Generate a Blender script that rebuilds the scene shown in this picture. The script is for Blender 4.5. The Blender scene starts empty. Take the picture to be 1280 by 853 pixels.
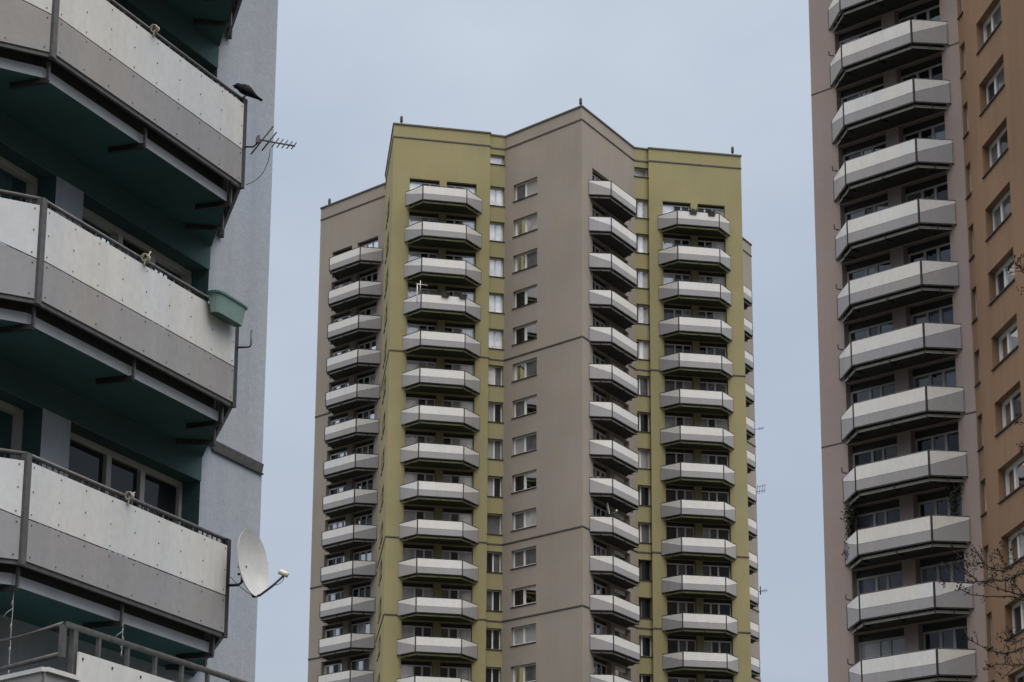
import bpy, bmesh, math, random
from mathutils import Matrix, Vector
random.seed(11)
sc = bpy.context.scene
COL = sc.collection
EYE = 1.6                       # camera height above the ground; heights below are given above the eye

# ------------------------------------------------------------------ materials
def new_mat(name):
    m = bpy.data.materials.new(name); m.use_nodes = True
    nt = m.node_tree; b = nt.nodes['Principled BSDF']
    return m, nt, b

def plain(name, col, rough=.6, metal=0., spec=.5, var=0., scale=3., bump=0.):
    m, nt, b = new_mat(name)
    b.inputs['Base Color'].default_value = (*col, 1)
    b.inputs['Roughness'].default_value = rough
    b.inputs['Metallic'].default_value = metal
    b.inputs['Specular IOR Level'].default_value = spec
    if var or bump:
        g = nt.nodes.new('ShaderNodeNewGeometry')
        no = nt.nodes.new('ShaderNodeTexNoise'); no.inputs['Scale'].default_value = scale; no.inputs['Detail'].default_value = 5
        nt.links.new(g.outputs['Position'], no.inputs['Vector'])
        if var:
            mr = nt.nodes.new('ShaderNodeMapRange'); mr.inputs['From Min'].default_value = .3; mr.inputs['From Max'].default_value = .7
            mr.inputs['To Min'].default_value = 1 - var; mr.inputs['To Max'].default_value = 1 + var
            nt.links.new(no.outputs['Fac'], mr.inputs['Value'])
            mx = nt.nodes.new('ShaderNodeMix'); mx.data_type = 'RGBA'; mx.blend_type = 'MULTIPLY'; mx.inputs[0].default_value = 1
            mx.inputs[6].default_value = (*col, 1); nt.links.new(mr.outputs[0], mx.inputs[7])
            nt.links.new(mx.outputs[2], b.inputs['Base Color'])
        if bump:
            bp_ = nt.nodes.new('ShaderNodeBump'); bp_.inputs['Strength'].default_value = bump; bp_.inputs['Distance'].default_value = .02
            nt.links.new(no.outputs['Fac'], bp_.inputs['Height']); nt.links.new(bp_.outputs[0], b.inputs['Normal'])
    return m

def stucco(name, col, grain=55., stain=.042, mott=.075, bump=.35):
    """painted render: large soft mottling, vertical rain streaks, fine grain"""
    m, nt, b = new_mat(name)
    N, K = nt.nodes.new, nt.links.new
    g = N('ShaderNodeNewGeometry')
    def noise(scale, vec, det=4, rough=.55):
        n = N('ShaderNodeTexNoise'); n.inputs['Scale'].default_value = scale; n.inputs['Detail'].default_value = det
        n.inputs['Roughness'].default_value = rough; K(vec, n.inputs['Vector']); return n.outputs['Fac']
    def rng(v, lo, hi, a=.3, c=.7):
        r = N('ShaderNodeMapRange'); r.inputs['From Min'].default_value = a; r.inputs['From Max'].default_value = c
        r.inputs['To Min'].default_value = lo; r.inputs['To Max'].default_value = hi; K(v, r.inputs['Value']); return r.outputs[0]
    def mul(a, c):
        k = N('ShaderNodeMath'); k.operation = 'MULTIPLY'; K(a, k.inputs[0]); K(c, k.inputs[1]); return k.outputs[0]
    mp = N('ShaderNodeMapping'); mp.inputs['Scale'].default_value = (1, 1, .06); K(g.outputs['Position'], mp.inputs['Vector'])
    f = rng(noise(.22, g.outputs['Position']), 1 - mott, 1 + mott)
    f = mul(f, rng(noise(1.6, mp.outputs['Vector'], 6, .7), 1 - stain, 1 + stain * .6))
    f = mul(f, rng(noise(grain * .35, g.outputs['Position'], 3), .95, 1.05))
    # the joints of the big wall slabs ghost through the paint
    hue = rng(noise(.5, g.outputs['Position'], 3), .0, 1.)
    c0 = N('ShaderNodeMix'); c0.data_type = 'RGBA'; K(hue, c0.inputs[0])
    c0.inputs[6].default_value = (col[0] * 1.03, col[1], col[2] * .95, 1); c0.inputs[7].default_value = (col[0] * .97, col[1], col[2] * 1.05, 1)
    mx = N('ShaderNodeMix'); mx.data_type = 'RGBA'; mx.blend_type = 'MULTIPLY'; mx.inputs[0].default_value = 1
    K(c0.outputs[2], mx.inputs[6]); K(f, mx.inputs[7]); K(mx.outputs[2], b.inputs['Base Color'])
    b.inputs['Roughness'].default_value = .92; b.inputs['Specular IOR Level'].default_value = .2
    bu = N('ShaderNodeBump'); bu.inputs['Strength'].default_value = bump; bu.inputs['Distance'].default_value = .01
    K(noise(grain, g.outputs['Position'], 3), bu.inputs['Height'])
    b2 = N('ShaderNodeBump'); b2.inputs['Strength'].default_value = bump * .6; b2.inputs['Distance'].default_value = .04
    K(noise(4.5, g.outputs['Position'], 4, .6), b2.inputs['Height']); K(bu.outputs[0], b2.inputs['Normal']); K(b2.outputs[0], b.inputs['Normal'])
    return m

def glass(name, base, refl=.16, rough=.02, var=.3):
    """a window pane from outside: dark room or cloth behind, sheet of reflecting glass in front"""
    m, nt, b = new_mat(name)
    N, K = nt.nodes.new, nt.links.new
    b.inputs['Roughness'].default_value = .7; b.inputs['Specular IOR Level'].default_value = .1
    g = N('ShaderNodeNewGeometry'); no = N('ShaderNodeTexNoise'); no.inputs['Scale'].default_value = 1.3; no.inputs['Detail'].default_value = 3
    K(g.outputs['Position'], no.inputs['Vector'])
    mr = N('ShaderNodeMapRange'); mr.inputs['From Min'].default_value = .3; mr.inputs['From Max'].default_value = .7
    mr.inputs['To Min'].default_value = 1 - var; mr.inputs['To Max'].default_value = 1 + var; K(no.outputs['Fac'], mr.inputs['Value'])
    mx = N('ShaderNodeMix'); mx.data_type = 'RGBA'; mx.blend_type = 'MULTIPLY'; mx.inputs[0].default_value = 1
    mx.inputs[6].default_value = (*base, 1); K(mr.outputs[0], mx.inputs[7]); K(mx.outputs[2], b.inputs['Base Color'])
    gl = N('ShaderNodeBsdfGlossy'); gl.inputs['Roughness'].default_value = rough; gl.inputs['Color'].default_value = (.92, .95, 1, 1)
    fr = N('ShaderNodeFresnel'); fr.inputs['IOR'].default_value = 1.36
    ad = N('ShaderNodeMath'); ad.operation = 'ADD'; ad.use_clamp = True; K(fr.outputs[0], ad.inputs[0]); ad.inputs[1].default_value = refl - .04
    ms = N('ShaderNodeMixShader'); K(ad.outputs[0], ms.inputs[0]); K(b.outputs[0], ms.inputs[1]); K(gl.outputs[0], ms.inputs[2])
    # float glass is never quite flat
    n2 = N('ShaderNodeTexNoise'); n2.inputs['Scale'].default_value = .9; K(g.outputs['Position'], n2.inputs['Vector'])
    bu = N('ShaderNodeBump'); bu.inputs['Strength'].default_value = .15; bu.inputs['Distance'].default_value = .05
    K(n2.outputs['Fac'], bu.inputs['Height']); K(bu.outputs[0], gl.inputs['Normal'])
    out = nt.nodes['Material Output']; K(ms.outputs[0], out.inputs['Surface'])
    return m

def blind(name, base):
    m = glass(name, base, .10, .05, .1)
    nt = m.node_tree; N, K = nt.nodes.new, nt.links.new
    g = N('ShaderNodeNewGeometry'); w = N('ShaderNodeTexWave'); w.bands_direction = 'Z'; w.inputs['Scale'].default_value = 5.5
    K(g.outputs['Position'], w.inputs['Vector'])
    mr = N('ShaderNodeMapRange'); mr.inputs['To Min'].default_value = .55; mr.inputs['To Max'].default_value = 1.05; K(w.outputs['Fac'], mr.inputs['Value'])
    mx = N('ShaderNodeMix'); mx.data_type = 'RGBA'; mx.blend_type = 'MULTIPLY'; mx.inputs[0].default_value = 1
    mx.inputs[6].default_value = (*base, 1); K(mr.outputs[0], mx.inputs[7]); K(mx.outputs[2], nt.nodes['Principled BSDF'].inputs['Base Color'])
    return m

M = dict(
    pink=stucco('render_mauve', (.290, .254, .221)),
    yellow=stucco('render_olive', (.270, .242, .131)),
    pink_r=stucco('render_mauve_grey', (.285, .232, .218)),
    orange=stucco('render_orange', (.228, .143, .090), stain=.10, mott=.11),
    lav=stucco('render_lavender', (.300, .325, .372), grain=34., stain=.12, mott=.09, bump=.36),
    teal=stucco('render_teal', (.050, .092, .099), grain=38., stain=.06),
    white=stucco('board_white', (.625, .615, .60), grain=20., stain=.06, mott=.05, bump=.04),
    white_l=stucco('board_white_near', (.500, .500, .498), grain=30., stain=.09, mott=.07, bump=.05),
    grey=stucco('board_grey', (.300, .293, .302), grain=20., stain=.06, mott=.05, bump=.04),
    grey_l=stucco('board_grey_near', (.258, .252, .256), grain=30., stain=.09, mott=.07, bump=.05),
    steel=plain('steel_dark', (.022, .020, .021), .6, .1, var=.3, scale=9),
    galv=plain('steel_galvanised', (.085, .082, .080), .5, .3, var=.25, scale=12),
    concrete=plain('concrete', (.09, .088, .082), .9, var=.15, scale=4, bump=.3),
    board_back=plain('board_back', (.10, .098, .095), .8, var=.1),
    g_near=glass('pane_near', (.009, .009, .010), .02),
    g_grey_near=glass('pane_grey_near', (.085, .083, .088), .025),
    pvc_dim=plain('window_pvc_shaded', (.36, .345, .325), .5),  # darker copy of the frame colour, balcony shade painted in
    edge_pink=plain('slab_edge_grey', (.36, .34, .315), .85, var=.12, scale=4),
    edge_yel=plain('slab_edge_olive', (.30, .30, .15), .85, var=.12, scale=4),
    edge_lav=plain('slab_edge_lavender', (.40, .41, .45), .85, var=.08, scale=3),
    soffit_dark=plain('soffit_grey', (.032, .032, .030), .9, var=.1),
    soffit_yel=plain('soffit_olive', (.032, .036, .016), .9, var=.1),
    soffit_teal=stucco('soffit_teal', (.052, .130, .136), grain=24., stain=.10, mott=.14),
    flash=plain('flashing', (.10, .085, .075), .6, .2, var=.2),
    pvc=plain('window_pvc', (.66, .66, .655), .35),
    pvc_brown=plain('window_wood', (.10, .075, .055), .5),
    sill=plain('sill_sheet', (.035, .030, .028), .45, .3),
    roof=plain('bitumen', (.05, .05, .052), .9, var=.2),
    g_dark=glass('pane_dark', (.010, .010, .011), .06),
    g_grey=glass('pane_net', (.11, .105, .11), .06),
    g_light=glass('pane_curtain', (.40, .385, .38), .07),
    g_white=glass('pane_sky_reflection', (.82, .82, .82), .40),  # near-white base paints in the bright sky mirrored by the glass
    g_blue=glass('pane_blue', (.075, .082, .12), .06),
    g_brown=glass('pane_brown', (.10, .055, .045), .06),
    blind=blind('pane_slats', (.40, .395, .40)),
    black=plain('bird_black', (.008, .009, .012), .8, spec=.15, var=.3, scale=30),
    tub=plain('plastic_sea_green', (.165, .250, .226), .4, var=.08, scale=6),
    tub_rim=plain('plastic_rim_green', (.02, .085, .075), .4),
    dish=plain('dish_enamel', (.43, .43, .425), .5, var=.08, scale=5),
    lnb=plain('lnb_cream', (.52, .48, .38), .45),
    rope=plain("rope", (.27, .24, .19), .9, var=.3, scale=60),
    cord=plain('cord_pale', (.30, .30, .27), .8),
    bark=plain('bark', (.026, .021, .018), .9, var=.4, scale=25, bump=.4),
    bud=plain('bud', (.030, .023, .016), .8, var=.4, scale=30),
    ivy=plain('ivy_leaf', (.028, .032, .018), .7, var=.4, scale=9),
    ground=plain('ground', (.038, .040, .030), .95, var=.3, scale=.15, bump=.3),
    red=plain('lamp_red', (.05, .022, .026), .4),
    pot=plain('planter_dark', (.03, .026, .024), .7),
)

# ------------------------------------------------------------------ mesh helpers
class MB:
    def __init__(s, mats): s.v, s.f, s.m, s.mats = [], [], [], mats; s.smooth = []
    def face(s, pts, mi=0, sm=False):
        i = len(s.v); s.v += [tuple(p) for p in pts]; s.f.append(list(range(i, i + len(pts)))); s.m.append(mi); s.smooth.append(sm)
    def box(s, a, b, mi=0):
        x0, y0, z0 = a; x1, y1, z1 = b
        i = len(s.v); s.v += [(x0,y0,z0),(x1,y0,z0),(x1,y1,z0),(x0,y1,z0),(x0,y0,z1),(x1,y0,z1),(x1,y1,z1),(x0,y1,z1)]
        for q in ((0,3,2,1),(4,5,6,7),(0,1,5,4),(1,2,6,5),(2,3,7,6),(3,0,4,7)):
            s.f.append([i + k for k in q]); s.m.append(mi); s.smooth.append(False)
    def prism(s, bottom, top, mi=0, mi_top=None, mi_bot=None):
        """closed loft between two equal rings (ring order: counter-clockwise seen from the 'top' side)"""
        n = len(bottom); i = len(s.v); s.v += [tuple(p) for p in bottom] + [tuple(p) for p in top]
        for k in range(n):
            s.f.append([i + k, i + (k + 1) % n, i + n + (k + 1) % n, i + n + k]); s.m.append(mi); s.smooth.append(False)
        s.f.append([i + k for k in reversed(range(n))]); s.m.append(mi if mi_bot is None else mi_bot); s.smooth.append(False)
        s.f.append([i + n + k for k in range(n)]); s.m.append(mi if mi_top is None else mi_top); s.smooth.append(False)
    def tube(s, pts, r, seg=6, mi=0, taper=None, sm=True, cap=True):
        pts = [Vector(p) for p in pts]; rings = []
        up = Vector((0, 0, 1)); prev = None
        for k, p in enumerate(pts):
            d = (pts[min(k + 1, len(pts) - 1)] - pts[max(k - 1, 0)]).normalized()
            if prev is None:
                a = d.cross(up) if abs(d.dot(up)) < .95 else d.cross(Vector((1, 0, 0)))
            else: a = prev - d * prev.dot(d)
            a.normalize(); prev = a; b = d.cross(a)
            rr = r if taper is None else r * (1 + (taper - 1) * k / (len(pts) - 1))
            i = len(s.v)
            for j in range(seg):
                t = 2 * math.pi * (j + .5) / seg
                s.v.append(tuple(p + a * math.cos(t) * rr + b * math.sin(t) * rr))
            rings.append(i)
        for q in range(len(rings) - 1):
            for j in range(seg):
                s.f.append([rings[q] + j, rings[q + 1] + j, rings[q + 1] + (j + 1) % seg, rings[q] + (j + 1) % seg]); s.m.append(mi); s.smooth.append(sm)
        if cap:
            s.f.append([rings[0] + j for j in range(seg)]); s.m.append(mi); s.smooth.append(False)
            s.f.append([rings[-1] + j for j in reversed(range(seg))]); s.m.append(mi); s.smooth.append(False)
    def bar(s, p, q, w, h, mi=0):
        """square bar p->q, w across (horizontal), h high"""
        p, q = Vector(p), Vector(q); d = (q - p).normalized()
        a = d.cross(Vector((0, 0, 1)))
        a = a.normalized() if a.length > .01 else Vector((1, 0, 0))
        b = a.cross(d).normalized()
        ring = lambda c: [c + a * w / 2 * x + b * h / 2 * y for x, y in ((-1,-1),(1,-1),(1,1),(-1,1))]
        s.prism(ring(p), ring(q), mi)
    def mesh(s, name):
        me = bpy.data.meshes.new(name); me.from_pydata(s.v, [], s.f)
        for m in s.mats: me.materials.append(m)
        me.polygons.foreach_set('material_index', s.m); me.polygons.foreach_set('use_smooth', s.smooth)
        bm = bmesh.new(); bm.from_mesh(me); bmesh.ops.recalc_face_normals(bm, faces=bm.faces); bm.to_mesh(me); bm.free()
        me.update(); return me

def link(name, me, parent=None, mat=None, label=None):
    o = bpy.data.objects.new(name, me); COL.objects.link(o)
    if parent is not None: o.parent = parent
    if mat is not None: o.matrix_local = mat
    if label: o['label'] = label
    return o
def empty(name, loc):
    o = bpy.data.objects.new(name, None); COL.objects.link(o); o.location = loc; o.empty_display_size = .5; return o
def tag(o, label, cat, group=None):
    o['label'] = label; o['category'] = cat
    if group: o['group'] = group
    return o
def copy_tree(o, parent, mat):
    c = o.copy(); COL.objects.link(c); c.parent = parent; c.matrix_local = mat
    for ch in list(o.children):
        k = ch.copy(); COL.objects.link(k); k.parent = c
    return c

# ------------------------------------------------------------------ facades
class Face:
    """vertical wall plane; x runs along it left to right as seen from outside, y into the wall, z up"""
    def __init__(s, A, B, root):
        s.A, s.B = Vector(A), Vector(B); d = s.B - s.A; s.len = d.length; s.u = d.normalized(); s.n = Vector((s.u.y, -s.u.x)); s.root = root
    def mat(s, x=0, out=0, z=0):
        p = s.A + s.u * x + s.n * out - Vector(s.root.location[:2])
        m = Matrix(((s.u.x, -s.n.x, 0, p.x), (s.u.y, -s.n.y, 0, p.y), (0, 0, 1, z), (0, 0, 0, 1)))
        return m
    def world(s, x, out, z):
        p = s.A + s.u * x + s.n * out; return Vector((p.x, p.y, z))

def wall(face, z0, z1, holes, mat, reveal_mat=None, rev=.2, name='wall', label=None):
    """one wall sheet with real openings and reveals; holes = (x0,x1,z0,z1)"""
    mb = MB([mat, reveal_mat or mat])
    xs = sorted({0., face.len, *[h[0] for h in holes], *[h[1] for h in holes]})
    zs = sorted({z0, z1, *[h[2] for h in holes], *[h[3] for h in holes]})
    # columns of cells; merge vertically where no hole
    for a, b in zip(xs, xs[1:]):
        cx = (a + b) / 2; hs = sorted([h for h in holes if h[0] < cx < h[1]], key=lambda h: h[2]); z = z0
        for h in hs + [None]:
            t = h[2] if h else z1
            if t > z + 1e-6: mb.face([(a,0,z),(b,0,z),(b,0,t),(a,0,t)])
            if h: z = h[3]
    for x0, x1, a, b in holes:
        for q in ([(x0,0,a),(x0,rev,a),(x0,rev,b),(x0,0,b)], [(x1,0,a),(x1,0,b),(x1,rev,b),(x1,rev,a)],
                  [(x0,0,b),(x0,rev,b),(x1,rev,b),(x1,0,b)], [(x0,0,a),(x1,0,a),(x1,rev,a),(x0,rev,a)]):
            mb.face(q, 1)
    me = mb.mesh(name)
    return link(name, me, face.root, face.mat(), label)

def window_mesh(w, h, fr, splits, mat, box=0.):
    """outer frame with sashes; splits = fractions where the mullions stand"""
    mb = MB([mat, M['steel']]); t = .07; cuts = [0] + list(splits) + [1]
    mb.box((0, -t/2, 0), (w, t/2, fr)); mb.box((0, -t/2, h - fr), (w, t/2, h))
    for i, c in enumerate(cuts):
        x = c * w
        ww = fr if i in (0, len(cuts) - 1) else fr * 1.5
        x0 = x if i == 0 else (x - ww if i == len(cuts) - 1 else x - ww / 2)
        mb.box((x0, -t/2 - .004, fr), (x0 + ww, t/2 + .004, h - fr))
    if box: mb.box((0, -t/2, h + .002), (w, t/2, h + box), 1)  # dark strip above the frame, painted-in shade under the lintel
    return mb.mesh('window')
def pane_mesh(w, h, fr, splits, mats):
    mb = MB(mats); cuts = [0] + list(splits) + [1]
    for i, (a, b) in enumerate(zip(cuts, cuts[1:])):
        x0, x1 = a * w + .01, b * w - .01
        # each sash hangs a hair out of true
        e = random.uniform(-.006, .006); e2 = random.uniform(-.004, .004)
        mb.face([(x0, .015 + e, .03), (x1, .015 - e, .03), (x1, .015 - e + e2, h - .03), (x0, .015 + e + e2, h - .03)], i % len(mats))
    return mb.mesh('pane')
_wm = {}
def window(face, x0, x1, z0, z1, splits, mats, rev=.2, fr=.075, frame=None, name='window', sill=True, label=None, box=0.):
    w, h = x1 - x0, z1 - z0 - box; key = (round(w, 3), round(h, 3), tuple(splits), fr, frame, box)
    if key not in _wm: _wm[key] = window_mesh(w, h, fr, splits, M[frame or 'pvc'], box)
    o = link(name, _wm[key], face.root, face.mat(x0, -rev + .04, z0), label)
    link('pane', pane_mesh(w, h, fr, splits, [M[k] for k in mats]), o)
    if sill:
        mb = MB([M['sill']]); mb.prism([(-.04, -rev + .02, -.045), (w + .04, -rev + .02, -.045), (w + .04, -.03, -.0), (-.04, -.03, -.0)][::1],
                                       [(-.04, -rev + .02, -.02), (w + .04, -rev + .02, -.02), (w + .04, -.03, .02), (-.04, -.03, .02)])
        mb.box((-.04, -rev - .02, -.07), (w + .04, -rev + .02, -.012))
        link('sill', mb.mesh('sill'), o)
    return o

def flashing(face, z, a=None, b=None, h=.12, out=.05, mat='flash', name='flashing', light=None):
    mb = MB([M[mat], M[light] if light else M[mat]]); a = 0 if a is None else a; b = face.len if b is None else b
    mb.box((a, -out, z), (b, .03, z + h * .62)); mb.box((a, -out * .55, z - h * .38), (b, .03, z - .003), 1)
    return link(name, mb.mesh(name), face.root, face.mat())

def balcony(face, ends, bends, depth, z, edge, soffit, white='white', grey='grey', rail=.03, detail=False, bolts=False, balus=False, name='balcony', split=.6, endsplit=.10):
    """trapezoid balcony; z = height of the top edge of its boards (world). local frame: x along, y = -out"""
    E0, B0, B1, E1 = Vector((ends[0], 0)), Vector((bends[0], -depth)), Vector((bends[1], -depth)), Vector((ends[1], 0))
    root = MB([M[edge], M[soffit], M['concrete'], M['steel']])
    si = .16
    ring = [(E0.x + .20, .02), (B0.x + .07, -(depth - si)), (B1.x - .07, -(depth - si)), (E1.x - .20, .02)]
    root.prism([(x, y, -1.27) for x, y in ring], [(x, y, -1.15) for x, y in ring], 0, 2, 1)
    k2 = [(E0.x + .27, .02), (B0.x + .11, -(depth - si - .05)), (B1.x - .11, -(depth - si - .05)), (E1.x - .27, .02)]
    root.prism([(x, y, -1.152) for x, y in k2], [(x, y, -.86) for x, y in k2], 3, 2)  # dark upstand closes the gap and paints in the shade behind the boards
    o = link(name, root.mesh(name), face.root, face.mat(0, 0, z))
    segs = [(E0, B0, endsplit, split), (B0, B1, split, split), (B1, E1, split, endsplit)]
    for i, (p, q, sa, sb) in enumerate(segs):
        d = (q - p); L = d.length; d.normalize(); n = Vector((d.y, -d.x)); t = .018
        ga, gb = (.015, .05) if i == 0 else ((.05, .05) if i == 1 else (.05, .015))
        P = lambda k, zz, o_=0.: (p.x + d.x * k + n.x * o_, p.y + d.y * k + n.y * o_, zz)
        def board(nm, mat, za0, zb0, za1, zb1, rows):
            mb = MB([M[mat], M['steel'], M['galv'], M['board_back']])
            a, b = ga, L - gb
            front = [P(a, za0, t), P(b, zb0, t), P(b, zb1, t), P(a, za1, t)]; back = [P(a, za0), P(b, zb0), P(b, zb1), P(a, za1)]
            mb.prism(back, front, 0, 0, 3)
            if bolts:
                nn = max(2, int(round((b - a) / .52)) + 1)
                for fz in rows:
                    for k in range(nn):
                        f = (.05 + (b - a - .1) * k / (nn - 1)) / (b - a); kk = a + f * (b - a)
                        kk += random.uniform(-.012, .012)
                        lo, hi = za0 + (zb0 - za0) * f, za1 + (zb1 - za1) * f
                        zz = lo + .05 + (hi - lo - .1) * fz + random.uniform(-.008, .008)
                        if hi - lo < .16 and 0 < fz < 1: continue
                        c = Vector(P(kk, zz, t)); c2 = Vector(P(kk, zz, t + .006)); r = .0085
                        dd = Vector((d.x, d.y, 0)); up = Vector((0, 0, 1))
                        rg = lambda c0: [c0 + dd * r * math.cos(w) + up * r * math.sin(w) for w in [2 * math.pi * j / 6 for j in range(6)]]
                        mb.prism(rg(c), rg(c2), 2 if random.random() < .25 else 1)
                if i == 1:              # a second bolt beside the middle one, where two sheets meet
                    pass
            return link(nm, mb.mesh(nm), o)
        board('lower_panel', grey, -1.04, -1.04, -sa - .007, -sb - .007, (0, 1))
        board('upper_panel', white, -sa + .007, -sb + .007, 0, 0, (0, .5, 1))
        if detail:
            mb = MB([M['galv'], M['steel']])
            c = n * -.02; a3, b3 = (*(p + c), -1.058), (*(q + c), -1.058)
            mb.bar(a3, b3, .039, .062); link('bottom_rail', mb.mesh('bottom_rail'), o)
            m = n * -.03
            mb = MB([M['galv' if not balus else 'galv']]); mb.tube([(*(p + m), rail), (*(q + m), rail)], .024, 8); link('handrail', mb.mesh('handrail'), o)
            if balus:
                mb = MB([M['steel'], M['galv']]); k = .06; j = 0
                while k < L - .03:
                    c = p + d * k + m; big = j % 3 == 0
                    if big: mb.bar((*c, -1.06), (*c, rail - .01), .035, .012, 1)
                    else: mb.bar((*c, -1.02), (*c, rail - .01), .014, .014)
                    k += .118; j += 1
                link('balusters', mb.mesh('balusters'), o)
    # posts, brackets
    inn = .10
    def bracket_at(c, ndir):
        mb = MB([M['galv'], M['steel']])
        c2 = c - ndir * inn
        mb.bar((*c2, -1.09), (*c2, -1.31), .032, .032); tip = c2 - ndir * .47
        mb.bar((*c2, -1.305), (*tip, -1.305), .055, .055, 1); return mb
    bl = []
    nf = Vector((0, -1)); nl = (B0 - E0).normalized(); nl = Vector((nl.y, -nl.x)); nr = (E1 - B1).normalized(); nr = Vector((nr.y, -nr.x))
    for c, ndir in ((B0 + Vector((.09, 0)), nf), ((B0 + B1) / 2, nf), (B1 - Vector((.09, 0)), nf), ((E0 + B0) / 2, nl), ((E1 + B1) / 2, nr)): bl.append((c, ndir))
    if detail:
        for c, ndir in bl: link('bracket', bracket_at(c, ndir).mesh('bracket'), o)
        for c in (B0, B1):
            mb = MB([M['steel'], M['galv']]); c2 = c + Vector((0, .012))
            hw = .045 if bolts else .035; mb.box((c2.x - hw, c2.y - .03, -1.09), (c2.x + hw, c2.y + .05, rail + .005), 1 if bolts and c is B0 else 0)
            link('corner_post', mb.mesh('corner_post'), o)
        for c, sgn in ((E0, 1), (E1, -1)):
            mb = MB([M['steel']]); mb.box((c.x - .02 + sgn * .03, -.06, -1.09), (c.x + .02 + sgn * .03, -.02, rail + .005)); link('wall_post', mb.mesh('wall_post'), o)
    else:
        mb = MB([M['steel'], M['galv']])
        for p, q in ((E0, B0), (B0, B1), (B1, E1)):
            mb.bar((*p, rail), (*q, rail), .05, .045); mb.bar((*(p + Vector((0, .03))), -1.075), (*(q + Vector((0, .03))), -1.075), .06, .05)
        for c in (B0, B1): mb.box((c.x - .03, c.y - .03, -1.09), (c.x + .03, c.y + .03, rail))
        for c, sgn in ((E0, 1), (E1, -1)): mb.box((c.x - .02 + sgn * .02, -.05, -1.09), (c.x + .02 + sgn * .02, -.01, rail))
        for c, ndir in bl:
            c2 = c - ndir * .03; mb.bar((*c2, -1.09), (*c2, -1.30), .05, .05)
            tip = c2 - ndir * .4; mb.bar((*c2, -1.30), (*tip, -1.30), .05, .05)
        link('railing', mb.mesh('railing'), o)
    return o

def coping(face, z, root_out=.07):
    mb = MB([M['flash']]); mb.box((-.02, -root_out, z - .08), (face.len + .02, .18, z + .03)); return link('coping', mb.mesh('coping'), face.root, face.mat())

def roof_cap(root, pts, z):
    mb = MB([M['roof']]); c = Vector(root.location[:2]); mb.face([(x - c.x, y - c.y, z) for x, y in pts]); return link('roof', mb.mesh('roof'), root)

ST = 2.8
# ================================================================== far tower (mauve and olive)
P1, R0, S1, P3, P4, P4b, P5, P6, P7, P8b, P8, P9, P10, P11 = [(-15.69,202.55),(-10.02,196.38),(-10.05,194.57),(-8.94,183.50),(-1.73,185.34),(-1.74,185.69),(-.59,186.07),(5.02,179.75),(9.24,188.22),(10.38,188.61),(10.36,188.29),(17.57,189.86),(15.55,201.5),(20.27,211.16)]
TB = [(18.,222.),(2.,232.),(-13.5,216.)]
tower = empty('apartment_tower', (1., 205., 0))
tag(tower, 'distant tall apartment tower in mauve and olive, stacked white balconies, jagged roofline', 'apartment tower')
ZR = 71.99 + EYE                 # parapet
RT = 66.584 + EYE                # handrail of the top balcony
BANDS = [54.26 + EYE, 40.37 + EYE, 34.75 + EYE]
f = {k: Face(a, b, tower) for k, a, b in (('P1', P1, R0), ('R0', R0, S1), ('S', S1, P3), ('P3', P3, P4), ('j1', P4, P4b), ('r1', P4b, P5), ('P5', P5, P6), ('P6', P6, P7), ('r2', P7, P8b), ('j2', P8b, P8), ('P8', P8, P9), ('P9', P9, P10), ('P10', P10, P11), ('b1', P11, TB[0]), ('b2', TB[0], TB[1]), ('b3', TB[1], TB[2]), ('b4', TB[2], P1))}
NR = 14
rows = range(NR)
hol = {k: [] for k in f}
def bal_holes(k, spans, dz=0):
    for i in rows:
        zt = RT + dz - ST * i
        for a, b in spans: hol[k].append((a, b, zt - 1.05, zt + (1.17 if i == 0 else 1.40)))
SP = {'P1': ((1.65,4.15),(4.83,7.42)), 'P3': ((1.29,3.58),(4.13,6.42)), 'P6': ((1.84,4.77),(5.4,8.2)), 'P8': ((1.08,3.30),(3.84,6.02)), 'P10': ((2.0,4.6),(5.3,7.9))}
for k, sp in SP.items(): bal_holes(k, sp)
for i in range(NR):
    zs, zt = RT - .12 - ST * i, RT + 1.20 - ST * i
    hol['P5'].append((.95, 3.62, zs, zt)); 
    hol['r1'].append((.03, f['r1'].len - .03, zs - .12, zt + .08)); hol['r2'].append((.1, f['r2'].len - .03, zs - .12, zt + .08))
    hol['S'].append((2.9, 3.9, zs, zt)); hol['S'].append((4.5, 6.9, zs, zt))
for k in ('r1', 'r2'): hol[k].append((.03, f[k].len - .03, RT + 3.08, RT + 3.83))
YEL = {'S', 'P3', 'j1', 'r1', 'r2', 'j2', 'P8', 'P9'}
for k, fc in f.items():
    y = k in YEL
    wall(fc, 0, ZR, hol[k], M['yellow' if y else 'pink'], M['yellow' if y else 'pink'], .42, label='olive yellow rendered wall' if y else 'mauve grey rendered wall')
    coping(fc, ZR)
    if k[0] != 'b':
        flashing(fc, ZR - 1.09)
        for zb in BANDS:
            if k in SP:
                lo, hi = {'P1': (1.95, 8.0), 'P3': (1.05, 6.75), 'P6': (1.2, 8.1), 'P8': (.75, 6.3), 'P10': (1.4, 8.2)}[k]
                flashing(fc, zb, 0, lo); flashing(fc, zb, hi, fc.len)
            else: flashing(fc, zb)
roof_cap(tower, [P1, R0, S1, P3, P4, P4b, P5, P6, P7, P8b, P8, P9, P10, P11] + TB, ZR - .3)
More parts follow.
